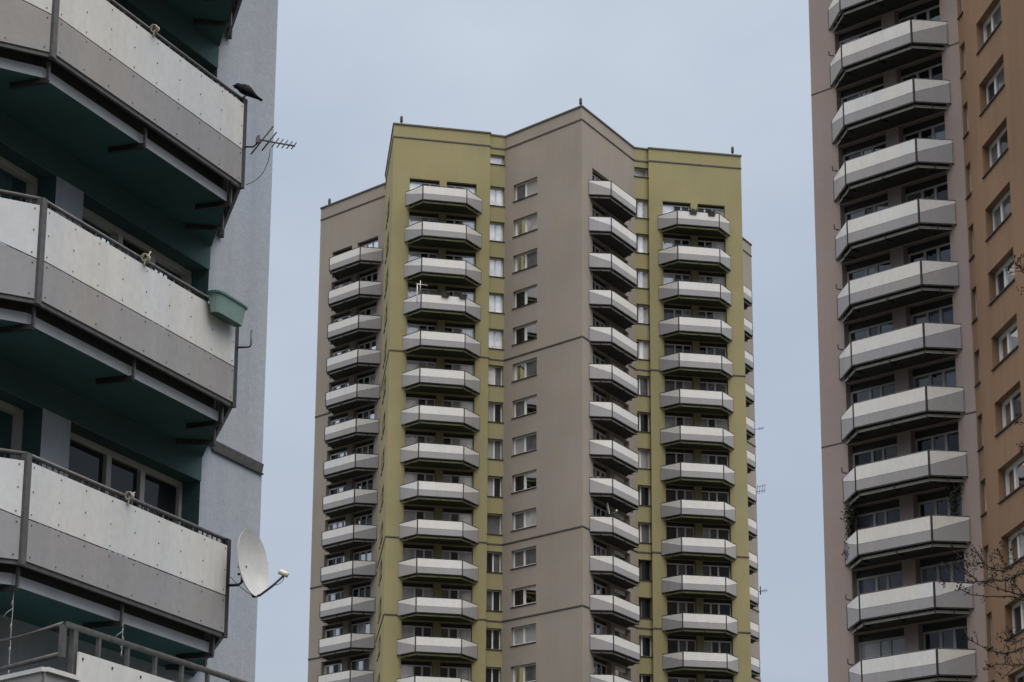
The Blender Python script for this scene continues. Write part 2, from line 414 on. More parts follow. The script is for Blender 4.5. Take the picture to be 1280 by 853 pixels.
# balconies
BAL = {'P1': ((2.15, 8.05), (3.27, 7.11), 1.55, -.05, 13), 'P3': ((.99, 6.83), (1.90, 5.23), 1.85, 0, 14), 'P6': ((1.13, 7.75), (2.03, 6.56), 1.42, -.05, 14),
       'P8': ((.69, 6.39), (1.76, 5.06), 1.63, -.10, 14), 'P10': ((1.4, 8.3), (2.6, 7.02), 1.35, 0, 13)}
for k, (en, be, dp, dz, n) in BAL.items():
    y = k in YEL
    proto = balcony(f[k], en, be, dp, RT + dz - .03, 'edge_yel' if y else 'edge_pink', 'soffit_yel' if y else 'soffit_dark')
    for i in range(1, n): copy_tree(proto, tower, f[k].mat(0, 0, RT + dz - .03 - ST * i))
# windows behind the balconies
def pick(*w):
    t = random.random() * sum(a for a, _ in w)
    for a, v in w:
        t -= a
        if t <= 0: return v
    return w[-1][1]
for k in ('P3', 'P8', 'P1', 'P6', 'P10'):
    n = BAL[k][4]
    for i in range(n):
        zt = RT - ST * i
        for j, (a, b) in enumerate(SP[k]):
            if k == 'P10' or (k == 'P6' and j == 1): continue
            inner = lambda: pick((.5, 'g_dark'), (.3, 'g_grey'), (.2, 'g_light'))
            if k == 'P3':
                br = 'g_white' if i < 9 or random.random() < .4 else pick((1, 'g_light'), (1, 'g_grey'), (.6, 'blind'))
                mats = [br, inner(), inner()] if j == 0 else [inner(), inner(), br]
            elif k == 'P8':
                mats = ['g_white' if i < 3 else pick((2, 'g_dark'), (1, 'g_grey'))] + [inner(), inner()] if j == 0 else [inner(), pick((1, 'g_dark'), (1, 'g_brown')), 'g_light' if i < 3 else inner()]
                if i in (6,) : mats = ['blind', 'g_dark', 'blind']
            else: mats = [pick((2, 'g_dark'), (1.2, 'g_grey'), (.6, 'g_light')) for _ in range(3)]
            window(f[k], a, b, zt - 1.05, zt + (1.17 if i == 0 else 1.40), (.42, .70) if j == 0 else (.30, .58), mats, .42, .085, name='balcony_window', sill=False, box=.16 if i == 0 else .27)
# the openings almost nobody sees: one mesh
mbs = MB([M['pvc'], M['g_dark'], M['g_grey']])
for k, js in (('P10', (0, 1)), ('P6', (1,))):
    for i in range(BAL[k][4]):
        zt = RT - ST * i
        for j in js:
            a, b = SP[k][j]; X = f[k].mat()
            Q = lambda x, y, z: tuple(X @ Vector((x, y, z)))
            for c0, c1 in ((0, .3), (.33, .62), (.65, 1)):
                x0, x1 = a + (b - a) * c0, a + (b - a) * c1
                mbs.face([Q(x0, .4, zt - 1.05), Q(x1, .4, zt - 1.05), Q(x1, .4, zt + 1.1), Q(x0, .4, zt + 1.1)], random.choice((1, 1, 2)))
            mbs.face([Q(a, 0.41, zt - 1.05), Q(b, 0.41, zt - 1.05), Q(b, 0.41, zt + 1.42), Q(a, 0.41, zt + 1.42)], 0)
o = link('balcony_window', mbs.mesh('balcony_window'), tower); o['kind'] = 'stuff'
# plain windows
for i in range(NR):
    zs, zt = RT - .12 - ST * i, RT + 1.20 - ST * i
    mats = [pick((3, 'g_dark'), (1, 'g_grey'), (.6, 'blind')), pick((1.5, 'g_grey'), (1, 'g_light'), (1, 'g_dark'), (.5, 'blind'))]
    if i in (1, 12): mats = ['blind', 'blind'] if i == 12 else ['g_grey', 'g_light']
    window(f['P5'], .95, 3.62, zs, zt, (.44,), mats, .30, .115)
    top = i < 7
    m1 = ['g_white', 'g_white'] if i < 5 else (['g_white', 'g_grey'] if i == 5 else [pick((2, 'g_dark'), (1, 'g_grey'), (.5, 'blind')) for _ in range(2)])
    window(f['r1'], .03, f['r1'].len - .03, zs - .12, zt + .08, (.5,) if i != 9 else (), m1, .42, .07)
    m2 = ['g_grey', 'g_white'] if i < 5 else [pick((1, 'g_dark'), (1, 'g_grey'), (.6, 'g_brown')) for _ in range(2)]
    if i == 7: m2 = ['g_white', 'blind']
    if i in (10, 11): m2 = ['g_dark', 'g_dark']
    window(f['r2'], .1, f['r2'].len - .03, zs - .12, zt + .08, (.32,), m2, .42, .07, frame='pvc_brown' if i in (10, 11) else None)
    window(f['S'], 2.9, 3.9, zs, zt, (.5,), ['g_dark', 'g_grey'], .42, .08)
    window(f['S'], 4.5, 6.9, zs, zt, (.45,), ['g_dark', 'g_grey'], .42, .08)
for k in ('r1', 'r2'):
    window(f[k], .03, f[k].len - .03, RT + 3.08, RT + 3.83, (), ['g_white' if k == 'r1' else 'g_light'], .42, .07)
# obstruction lights on the parapet corners
for x, y in ((-15.0, 202.4), (-8.4, 184.0), (4.95, 180.2), (16.95, 190.0)):
    mb = MB([M['steel'], M['red']]); z = ZR + .0
    mb.tube([(0,0,0), (0,0,.28)], .04, 6); mb.tube([(0,0,.28), (0,0,.36), (0,0,.62), (0,0,.7)], .115, 8, 1); mb.tube([(0,0,.7),(0,0,.76)], .09, 8)
    link('rooftop_lamp', mb.mesh('rooftop_lamp'), tower, Matrix.Translation((x - 1., y - 205., z)))

# ================================================================== right tower (mauve grey and orange), same plan
rt = empty('apartment_tower', (30., 115., 0))
tag(rt, 'nearer apartment tower at the right, mauve balcony front beside orange window wall', 'apartment tower')
RR = 46.938 + EYE + .03
Q1, Q2 = (13.76, 112.88), (19.555, 106.647)
Q3, Q4 = (19.70, 105.33), (19.56, 105.31)
Q5 = (20.80, 94.15); off = (29.45 + .3, -89.4)
tr = lambda p: (p[0] + off[0], p[1] + off[1])
rp = [Q1, Q2, Q3, Q4, Q5, tr(P4), tr(P4b), tr(P5), tr(P6), tr(P7), tr(P8b), tr(P8), tr(P9), tr(P10), tr(P11)] + [tr(p) for p in TB]
fa, fb, fc_ = Face(Q1, Q2, rt), Face(Q2, Q3, rt), Face(Q4, Q5, rt)
ha, hb, hc = [], [], []
RI = range(-2, 13)
SPR = ((1.50, 4.25), (4.99, 7.55))
for i in RI:
    z = RR - ST * i
    for a, b in SPR: ha.append((a, b, z - 1.08, z + 1.45))
    hb.append((.12, fb.len - .02, z - .08, z + 1.36)); hc.append((1.78, 5.30, z - .22, z + 1.14))
wall(fa, 0, ZR, ha, M['pink_r'], M['pink_r'], .40, label='mauve grey rendered wall')
wall(fb, 0, ZR, hb, M['orange'], M['orange'], .24, label='orange rendered wall')
wall(fc_, 0, ZR, hc, M['orange'], M['orange'], .38, label='orange rendered wall')
for a, b in [(Q3, Q4)] + list(zip(rp[4:], rp[5:])) + [(rp[-1], rp[0])]:
    wall(Face(a, b, rt), 0, ZR, [], M['orange' if a in (Q3, Q5) else 'pink_r'])
roof_cap(rt, rp, ZR - .1)
for zb in (RR - 1.18, RR - 1.18 - 6 * ST, RR - 1.18 + 4 * ST):
    flashing(fa, zb, 0, 1.25, .06, .02); flashing(fa, zb, 7.9, fa.len, .06, .02); 
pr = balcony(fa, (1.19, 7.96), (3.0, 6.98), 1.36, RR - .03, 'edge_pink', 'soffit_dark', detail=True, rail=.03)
for i in RI:
    if i: copy_tree(pr, rt, fa.mat(0, 0, RR - .03 - ST * i))
for i in RI:
    z = RR - ST * i
    for j, (a, b) in enumerate(SPR):
        if i in (-2,): continue
        lite = i > 4
        ms = [pick((1.2, 'g_dark'), (1.4 if lite else .5, 'g_grey'), (.9 if lite else .2, 'g_blue')) for _ in range(3)]
        if i == 10 and j == 0: ms = ['blind', 'blind', 'blind']
        if i in (5, 9) and j == 1: ms = ['g_grey', 'g_blue', 'g_blue']
        window(fa, a, b, z - 1.08, z + 1.45, (.40, .62) if j == 0 else (.36, .64), ms, .40, .09, name='balcony_window', sill=False, box=.32, frame='pvc_dim')
    window(fb, .12, fb.len - .02, z - .08, z + 1.36, (.5,), [pick((2, 'g_dark'), (1, 'g_grey')), 'g_dark'], .24, .07, frame='pvc_dim')
    window(fc_, 1.78, 5.30, z - .22, z + 1.14, (.36,), [pick((2, 'g_dark'), (1, 'g_grey')), pick((1, 'g_dark'), (1, 'g_grey'), (.8, 'g_light'), (.4, 'blind'))], .38, .15)

# ================================================================== near tower on the left (lavender, teal soffits)
lt = empty('apartment_tower', (-12., 30., 0))
tag(lt, 'close lavender apartment tower at the left, big white and grey balconies with teal undersides', 'apartment tower')
LW = Vector((-4.41648, 30.90024)); LU = Vector((.374126, .927378)); LN = Vector((LU.y, -LU.x))
LA, LB_ = LW + LU * -11., LW + LU * 3.01
fl = Face(LA, LB_, lt); S0 = 11.     # face x = s + 11
LZ = 12.174 + EYE                    # top of the boards, balcony A
def Lp(s, o, zrel): return fl.world(s + S0, o, zrel + EYE)
hl = []
RLI = (-2, -1, 0, 1, 2)
OPL = ((-5.2, -2.38), (-1.77, 1.35))
for i in RLI:
    z = LZ - ST * i
    for a, b in OPL: hl.append((a + S0, b + S0, z - 1.1, z + 1.20))
wall(fl, 0, 62, hl, M['lav'], M['teal'], .33, label='lavender rendered wall')
# lower part of the wall next to the balcony end stands a little further back
lb = [tuple(LB_), (-4.6, 44.), (-26., 52.), (-34., 30.), (-26., 14.), tuple(LA + Vector((-9., 2.)))]
for a, b in zip(lb, lb[1:] + [tuple(LA)]): wall(Face(a, b, lt), 0, 62, [], M['lav'])
roof_cap(lt, [tuple(LA), tuple(LB_)] + lb[1:], 61.9)
balL = []
pl = balcony(fl, (S0 - 6.0, S0 + 1.62), (S0 - 4.41, S0 + 0.0), 1.15, LZ, 'edge_lav', 'soffit_teal', 'white_l', 'grey_l', rail=.085, detail=True, bolts=True, balus=True, split=.6)
for i in RLI:
    if i: copy_tree(pl, lt, fl.mat(0, 0, LZ - ST * i))
for i in RLI:
    z = LZ - ST * i
    for j, (a, b) in enumerate(OPL):
        ms = ['g_near'] * 3
        wo = window(fl, a + S0, b + S0, z - 1.1, z + 1.20, (.42, .68) if j else (.33, .66), ms, .33, .075, name='balcony_window', sill=False, frame='pvc_dim')
        cb = MB([M['g_grey_near']]); wd = b - a        # grey sheets over the lower part of each sash
        for c0, c1, hh in ((.03, .41, 1.72), (.45, .66, 1.60), (.72, .97, 1.66)): cb.face([(wd * c0, .008, .05), (wd * c1, .008, .05), (wd * c1, .008, hh + random.uniform(-.03, .03)), (wd * c0, .008, hh)])
        link('pane_sheet', cb.mesh('pane_sheet'), wo)
# the strip of wall over each opening is painted like the soffit
for i in RLI:
    z = LZ - ST * i; mb = MB([M['teal']]); mb.box((S0 - 5.75, -.005, z + 1.203), (S0 + 1.36, .02, z + 1.525)); link('lintel', mb.mesh('lintel'), lt, fl.mat())
# metal-capped joint in the wall render beside the middle balcony
zj = LZ - ST - 1.03
mb = MB([M['galv'], M['steel']]); x0, x1 = S0 + 1.6, S0 + 3.0
mb.prism([(x0, -.008, zj - .09), (x0, .03, zj - .09), (x0, .03, zj + .03), (x0, -.03, zj + .03)], [(x1, -.008, zj - .09), (x1, .03, zj - .09), (x1, .03, zj + .03), (x1, -.03, zj + .03)], 0)
mb.box((x0, -.03, zj - .115), (x1, .03, zj - .093), 1)
link('flashing', mb.mesh('flashing'), lt, fl.mat())

# lower terrace storey with the open corner railing
bay0 = LW + LU * -13.; 
fy = Face(tuple(LW + LU * -13. + LN * 3.35), tuple(LW + LU * -3.6 + LN * 3.35), lt)
zD = 3.67 + EYE                       # top of its boards
bay = [LW + LU * -13. + LN * 3.35, LW + LU * -3.6 + LN * 3.35, LW + LU * -3.6, LW + LU * -13.]
mb = MB([M['lav'], M['concrete']]); c = Vector(lt.location[:2])
rb = lambda z: [(p.x - c.x + q[0], p.y - c.y + q[1], z) for p, q in zip(bay, ((0, 0), (0, 0), (LN.x * .01, LN.y * .01), (LN.x * .01, LN.y * .01)))]
mb.prism(rb(.0), rb(zD - .95), 0, 1); link('terrace_storey', mb.mesh('terrace_storey'), lt)
tb = MB([M['edge_lav'], M['soffit_teal'], M['concrete']])
ring = [(4.75, 0.0), (4.15, -1.05), (8.6, -1.05), (9.2, 0.0)]
tb.prism([(x, y, -1.20) for x, y in ring], [(x, y, -1.0) for x, y in ring], 0, 2, 1)
td = link('balcony', tb.mesh('balcony'), lt, fy.mat(0, 0, zD), 'lower balcony with an open pipe railing at its left corner')
b0, b1 = Vector((4.05, -1.15)), Vector((8.6, -1.15)); e0, e1 = Vector((4.68, 0.0)), Vector((9.3, 0))
mb = MB([M['galv']]); mb.tube([(*e0, .2), (*b0, .2), (*b1, .2), (*e1, .2)], .026, 8); link('handrail', mb.mesh('handrail'), td)
mb = MB([M['galv']]); mb.tube([(*e0, -.045), (*(b0 + Vector((-.01, 0))), -.045)], .022, 8); link('middle_rail', mb.mesh('middle_rail'), td)
for x in (4.05, 4.22):
    mb = MB([M['galv']]); w = .025 if x < 4.1 else .035
    mb.box((x - w, -1.16, -.07 if x < 4.1 else -1.0), (x + w, -1.12, .19)); link('corner_post', mb.mesh('corner_post'), td)
k = 4.6
while k < 8.5:
    mb = MB([M['galv']]); mb.box((k - .018, -1.16, -.9), (k + .018, -1.13, .19)); link('post', mb.mesh('post'), td); k += .47
mb = MB([M['white_l'], M['steel']]); mb.box((4.23, -1.19, -.62), (8.55, -1.172, 0))
for q in range(10):
    for zz in (-.05, -.56): mb.box((4.28 + q * .47, -1.197, zz - .009), (4.298 + q * .47, -1.188, zz + .009), 1)
link('upper_panel', mb.mesh('upper_panel'), td)
g0, g1 = Vector((3.72, -1.20)), Vector((8.6, -1.20)); h0 = Vector((4.25, -.1))
mb = MB([M['grey_l'], M['white_l']])
for p, q in ((h0, g0), (g0, g1)):
    mb.prism([(*p, -1.0), (*q, -1.0), (q.x, q.y + .03, -1.0), (p.x, p.y + .03, -1.0)], [(*p, -.24), (*q, -.24), (q.x, q.y + .03, -.24), (p.x, p.y + .03, -.24)], 0)
link('lower_panel', mb.mesh('lower_panel'), td)
mb = MB([M['white_l']]); mb.bar((*h0, -.225), (*g0, -.225), .06, .035); mb.bar((*g0, -.225), (4.215, -1.20, -.225), .06, .035)
link('panel_trim', mb.mesh('panel_trim'), td)

# ================================================================== small things on the near tower
def mesh_thing(name, mb, label, cat, group=None, loc=None):
    """top-level mesh whose origin stands on the thing"""
    o = link(name, mb.mesh(name)); tag(o, label, cat, group)
    vs = [v.co for v in o.data.vertices]; c = Vector((sum(v.x for v in vs) / len(vs), sum(v.y for v in vs) / len(vs), min(v.z for v in vs)))
    o.data.transform(Matrix.Translation(-c)); o.location = c
    return o
RA, RB, RC = 12.174, 9.374, 6.574     # tops of boards A, B, C above the eye
# bird: lofted body from beak to tail
def rings(mb, secs, seg=12, mi=0):
    """secs: (centre, radius across, radius up, axis)"""
    rs = []
    for c, ra, rb_, d in secs:
        d = d.normalized(); a = d.cross(Vector((0, 0, 1))).normalized(); b = a.cross(d); i = len(mb.v)
        for j in range(seg):
            t = 2 * math.pi * j / seg; mb.v.append(tuple(c + a * ra * math.cos(t) + b * rb_ * math.sin(t)))
        rs.append(i)
    for q in range(len(rs) - 1):
        for j in range(seg):
            mb.f.append([rs[q] + j, rs[q + 1] + j, rs[q + 1] + (j + 1) % seg, rs[q] + (j + 1) % seg]); mb.m.append(mi); mb.smooth.append(True)
    for r_, rev in ((rs[0], False), (rs[-1], True)):
        k = [r_ + j for j in range(seg)]; mb.f.append(k[::-1] if rev else k); mb.m.append(mi); mb.smooth.append(True)
bw = empty('bird', Lp(-.01, 1.16, RA + .112)); tag(bw, 'black bird perched on the handrail end of the top left balcony', 'bird')
fwd = Vector((-(LU.x * .30 + LN.x * .28), -(LU.y * .30 + LN.y * .28), 0)).normalized()
mb = MB([M['black'], M['steel']])
BS = .82
def bp_(k, z): return Vector((fwd.x * k * BS, fwd.y * k * BS, z * BS))
prof = [(.215, .088, .002, .002), (.195, .089, .007, .008), (.180, .091, .012, .013), (.172, .093, .024, .026), (.150, .098, .035, .036), (.125, .095, .036, .037), (.105, .088, .035, .038), (.07, .076, .048, .052), (.03, .066, .058, .062), (-.02, .052, .060, .062),
        (-.07, .033, .054, .052), (-.11, .014, .043, .036), (-.15, -.008, .032, .022), (-.19, -.030, .029, .013), (-.235, -.055, .032, .010), (-.27, -.074, .031, .008), (-.275, -.077, .014, .005)]
rings(mb, [(bp_(k, z + .062), ra * 1.0, rb_ * 1.12, Vector((fwd.x, fwd.y, .35))) for k, z, ra, rb_ in prof])
side = Vector((-fwd.y, fwd.x, 0))
body = link('body', mb.mesh('body'), bw)
for sg in (-1, 1):                     # folded wings
    mb = MB([M['black']])
    w = [bp_(.075, .14) + side * sg * .034, bp_(.03, .115) + side * sg * .050, bp_(-.05, .09) + side * sg * .048, bp_(-.14, .048) + side * sg * .030, bp_(-.22, .002) + side * sg * .014]
    rings(mb, [(c_, ra, rb_, Vector((fwd.x, fwd.y, .4))) for c_, ra, rb_ in zip(w, (.006, .013, .014, .011, .003), (.011, .040, .040, .023, .005))], 8)
    link('wing', mb.mesh('wing'), bw)
    mb = MB([M['steel']]); h = bp_(-.01, .065) + side * sg * .022; ft = Vector((0, 0, 0)) + side * sg * .02
    mb.tube([h, ft + Vector((0, 0, .03)) - Vector((fwd.x, fwd.y, 0)) * .012, ft], .005, 6)
    for a in (-.5, 0, .5):
        t = ft + Vector((fwd.x * math.cos(a) - fwd.y * math.sin(a), fwd.y * math.cos(a) + fwd.x * math.sin(a), 0)) * .03; mb.tube([ft, t], .0035, 5)
    link('leg', mb.mesh('leg'), bw)

# yagi aerial
an = empty('tv_antenna', Lp(.05, 1.2, RA - .53)); tag(an, 'comb shaped television aerial on a bent arm at the top left balcony corner', 'antenna')
A0 = an.location
V = lambda s, o, z: Lp(s, o, z) - A0
mb = MB([M['steel']]); mb.tube([V(.04, 1.16, RA - .535), V(.05, 1.27, RA - .545), V(.05, 1.33, RA - .50), V(.05, 1.35, RA - .40)], .012, 6); link('arm', mb.mesh('arm'), an)
ba, bb = V(.03, 1.31, RA - .455), V(.14, 1.80, RA - .575)
mb = MB([M['galv']]); mb.tube([ba, bb], .012, 6); mb.box(tuple(ba + Vector((.0, -.02, -.05))), tuple(ba + Vector((.05, .02, .02)))); link('boom', mb.mesh('boom'), an)
ed = (Vector((LN.x, LN.y, 0)) * .52 + Vector((0, 0, 1)) * .80 + Vector((LU.x, LU.y, 0)) * .22).normalized()
for t, hl_, r_ in ((.04, .05, .006), (.16, .23, .007), (.34, .15, .007), (.50, .075, .005), (.62, .07, .005), (.74, .065, .005), (.86, .06, .005), (.97, .055, .005)):
    mb = MB([M['steel']]); c_ = ba.lerp(bb, t); dd = ed if t > .1 else Vector((0, 0, 1))
    mb.tube([c_ - dd * hl_, c_ + dd * hl_], r_ * 1.5, 5); link('element', mb.mesh('element'), an)
mb = MB([M['steel']]); q0, q1, q2 = V(.06, 1.50, RA - .60), V(.09, 1.46, RA - .98), V(.08, 1.17, RA - 1.02)
mb.tube([q0 * (1 - t) ** 2 + q1 * 2 * t * (1 - t) + q2 * t * t for t in [k / 10 for k in range(11)]], .0045, 5); link('cable', mb.mesh('cable'), an)

# sea-green window box hung over the corner of the middle balcony
mb = MB([M['tub'], M['tub_rim'], M['pot']])
def tubring(zz, s0, s1, o0, o1, n=20):
    out = []
    for k in range(n):
        t = 2 * math.pi * k / n; cx, cy = math.cos(t), math.sin(t); e = .45
        cx = math.copysign(abs(cx) ** e, cx); cy = math.copysign(abs(cy) ** e, cy)
        out.append(Lp((s0 + s1) / 2 + (s1 - s0) / 2 * cx, (o0 + o1) / 2 + (o1 - o0) / 2 * cy, zz))
    return out
r0, r1, r2, r3, r4 = tubring(RB - .135, -.80, -.14, 1.20, 1.33), tubring(RB + .085, -.86, -.10, 1.185, 1.365), tubring(RB + .085, -.885, -.075, 1.175, 1.38), tubring(RB + .110, -.885, -.075, 1.175, 1.38), tubring(RB + .110, -.85, -.11, 1.195, 1.355)
r5 = tubring(RB + .06, -.845, -.115, 1.20, 1.35)
for a, b, mi in ((r0, r1, 0), (r1, r2, 1), (r2, r3, 1), (r3, r4, 1), (r4, r5, 0)):
    for k in range(20): mb.face([a[k], a[(k + 1) % 20], b[(k + 1) % 20], b[k]], mi)
mb.face(r0[::-1], 1); mb.face(r5, 2)
mesh_thing('window_box', mb, 'sea green plastic window box hanging over the middle left balcony corner', 'window box')

# bent empty mounting pipe on the middle balcony post
mb = MB([M['galv']]); mb.tube([Lp(.03, 1.17, RB - .335), Lp(.06, 1.29, RB - .335), Lp(.065, 1.315, RB - .325), Lp(.07, 1.325, RB - .30), Lp(.07, 1.325, RB - .12)], .0125, 8)
mesh_thing('mounting_pipe', mb, 'bare bent steel pipe on the post below the green window box', 'bracket')

# satellite dish on the lower balcony post
ds = empty('satellite_dish', Lp(.05, 1.25, RC - .45)); tag(ds, 'large round satellite dish on the corner of the third balcony, left', 'satellite dish'); D0 = ds.location
ctr = Lp(.15, 1.42, RC - .185) - D0
nrm = Vector((.90, -.41, .10)).normalized(); major = Vector((.19, .07, -1)); major = (major - nrm * major.dot(nrm)).normalized(); minor = nrm.cross(major).normalized()
mb = MB([M['dish'], M['steel']]); R_, C_ = .405, .36; ringsd = []
for side_ in (0, 1):
    base = []
    for i in range(9):
        t = i / 8; row = []
        for j in range(32):
            w = 2 * math.pi * j / 32
            row.append(ctr + major * R_ * t * math.cos(w) + minor * C_ * t * math.sin(w) + nrm * (.075 * (t * t - 1) - .012 * side_))
        base.append(row)
    ringsd.append(base)
    for i in range(8):
        for j in range(32):
            q = [base[i][j], base[i + 1][j], base[i + 1][(j + 1) % 32], base[i][(j + 1) % 32]]
            if i == 0: q = [q[0], q[1], q[2]]
            mb.face(q if side_ == 0 else q[::-1], 0, True)
for j in range(32): mb.face([ringsd[0][8][j], ringsd[1][8][j], ringsd[1][8][(j + 1) % 32], ringsd[0][8][(j + 1) % 32]], 0)
me = mb.mesh('reflector'); link('reflector', me, ds)
bot = ctr + major * R_ * .98
tipL = Lp(.29, 1.76, RC - .335) - D0
mb = MB([M['steel']]); mb.tube([bot - nrm * .05 + Vector((0, 0, -.005)), bot + nrm * .03, bot.lerp(tipL, .55) + Vector((0, 0, -.02)), tipL], .014, 8)
mb.tube([bot - nrm * .10 - major * .14, bot - nrm * .06, bot + nrm * .02], .016, 8); link('feed_arm', mb.mesh('feed_arm'), ds)
mb = MB([M['lnb']]); ax = (ctr - tipL).normalized(); mb.tube([tipL - ax * .05 + Vector((0, 0, .02)), tipL + ax * .0 + Vector((0, 0, .02)), tipL + ax * .03 + Vector((0, 0, .02)), tipL + ax * .032 + Vector((0, 0, .02)), tipL + ax * .07 + Vector((0, 0, .02))], .033, 10); link('receiver', mb.mesh('receiver'), ds)
mb = MB([M['steel']]); mb.tube([Lp(.04, 1.16, RC - .46) - D0, Lp(.06, 1.27, RC - .46) - D0, Lp(.08, 1.31, RC - .43) - D0, Lp(.085, 1.32, RC - .20) - D0], .017, 8)
for zz in (-.24, -.33): mb.tube([Lp(.06, 1.26, RC + zz) - D0, Lp(.10, 1.36, RC + zz) - D0], .014, 6)
mb.tube([ctr - nrm * .105, Lp(.085, 1.32, RC - .28) - D0], .03, 8); link('mast', mb.mesh('mast'), ds)
mb = MB([M['steel']]); p0, p1, p2 = tipL, tipL + Vector((.0, 0, -.12)), bot.lerp(tipL, .5)
mb.tube([p0 * (1 - t) ** 2 + p1 * 2 * t * (1 - t) + p2 * t * t for t in [k / 8 for k in range(9)]], .004, 5)
p0, p1, p2 = bot, bot + Vector((-.1, 0, -.02)), Lp(.03, 1.18, RC - .36) - D0
mb.tube([p0 * (1 - t) ** 2 + p1 * 2 * t * (1 - t) + p2 * t * t for t in [k / 8 for k in range(9)]], .004, 5); link('cable', mb.mesh('cable'), ds)

# cords knotted round the handrails
def knot(s, zr, lab):
    mb = MB([M['rope']]); c_ = Lp(s, 1.20, zr + .06); kt = random.uniform(2.6, 4.4); la, lb2 = random.uniform(.06, .13), random.uniform(.05, .13)
    pts = []
    for k in range(40):
        t = k / 39; a = t * kt * 2 * math.pi
        pts.append(c_ + Vector((LU.x, LU.y, 0)) * ((t - .5) * .07 + .012 * math.sin(a * 1.7)) + Vector((LN.x, LN.y, 0)) * .04 * math.cos(a) + Vector((0, 0, 1)) * (.045 * math.sin(a) + .01))
    mb.tube(pts, .009, 6)
    mb.tube([c_, c_ + Vector((LU.x * .05, LU.y * .05, .05)), c_ + Vector((LU.x * la, LU.y * la, lb2))], .009, 6)
    mb.tube([c_, c_ + Vector((-LU.x * .02, -LU.y * .02, -.06)), c_ + Vector((-LU.x * .03, -LU.y * .03, -.10))], .008, 6)
    mesh_thing('rope_knot', mb, lab, 'rope', 'cord knots on the handrails')
knot(-2.36, RA, 'pale cord knotted round the handrail of the balcony with the bird')
knot(-2.31, RB, 'pale cord knotted round the handrail of the balcony with the green box')
knot(-2.41, RC, 'pale cord knotted round the handrail of the balcony with the satellite dish')
# hanging decoration cords below balcony C
def hang(s, o_, z0, z1, lab):
    mb = MB([M['cord']]); pts = []; n = 14
    for k in range(n): pts.append(Lp(s + random.uniform(-.006, .006), o_, z0 + (z1 - z0) * k / (n - 1)))
    mb.tube(pts, .0045, 5)
    for k in range(2, n, 3):
        p = pts[k]; mb.tube([p, p + Vector((random.uniform(-.03, .03), 0, -.05))], .007, 5)
    p = pts[3]; mb.tube([p, p + Vector((-.06, -.02, -.05)), p + Vector((-.085, -.03, -.10))], .004, 5)
    mesh_thing('hanging_cord', mb, lab, 'cord', 'cords hanging under the third balcony')
hang(-4.30, 1.0, RC - 1.27, RC - 2.3, 'thin pale cord dangling under the third left balcony at the picture edge')
hang(-2.25, 1.1, RC - 1.31, RC - 1.68, 'short pale cord dangling from the middle bracket under the third left balcony')

# ================================================================== small things on the two other towers
ordw = ['first', 'second', 'third', 'fourth', 'fifth', 'sixth', 'seventh', 'eighth', 'ninth', 'tenth', 'eleventh', 'twelfth']
for i in (0, 2, 3, 4, 5, 7, 9, 10):
    z = RR - ST * i
    mb = MB([M['steel']]); mb.tube([fa.world(1.97, .66, z), fa.world(1.84, .72, z + .02), fa.world(1.77, .76, z + .07), fa.world(1.76, .77, z + .27)], .03, 8)
    mesh_thing('mounting_pipe', mb, 'dark bent pipe on the %s balcony below the cut off one, right tower' % ordw[i], 'bracket', 'bent pipes on the right tower balconies')
# climbing plants on the overgrown balcony of the right tower
def ivy(s0, s1, label, n=900):
    mb = MB([M['ivy'], M['bark']]); z = RR - ST * 8
    for k in range(n):
        t = random.random(); wd = (s1 - s0) * (.35 + .2 * math.sin(t * 9))
        c_ = fa.world((s0 + s1) / 2 + random.gauss(0, wd * .6), abs(random.gauss(.12, .12)) + .03, z - .9 + t * 2.45)
        a = Vector([random.gauss(0, 1) for _ in range(3)]).normalized(); b = a.orthogonal().normalized(); c2 = a.cross(b); r_ = random.uniform(.04, .085)
        mb.face([c_ - b * r_, c_ + c2 * r_ * .6, c_ + b * r_, c_ - c2 * r_ * .6])
    mesh_thing('climbing_plant', mb, label, 'climbing plant', 'climbers on the right tower')
ivy(1.35, 1.95, 'dark leafy climber at the left end of the only overgrown balcony, right tower')
ivy(7.05, 7.6, 'dark leafy climber at the right end of the only overgrown balcony, right tower')

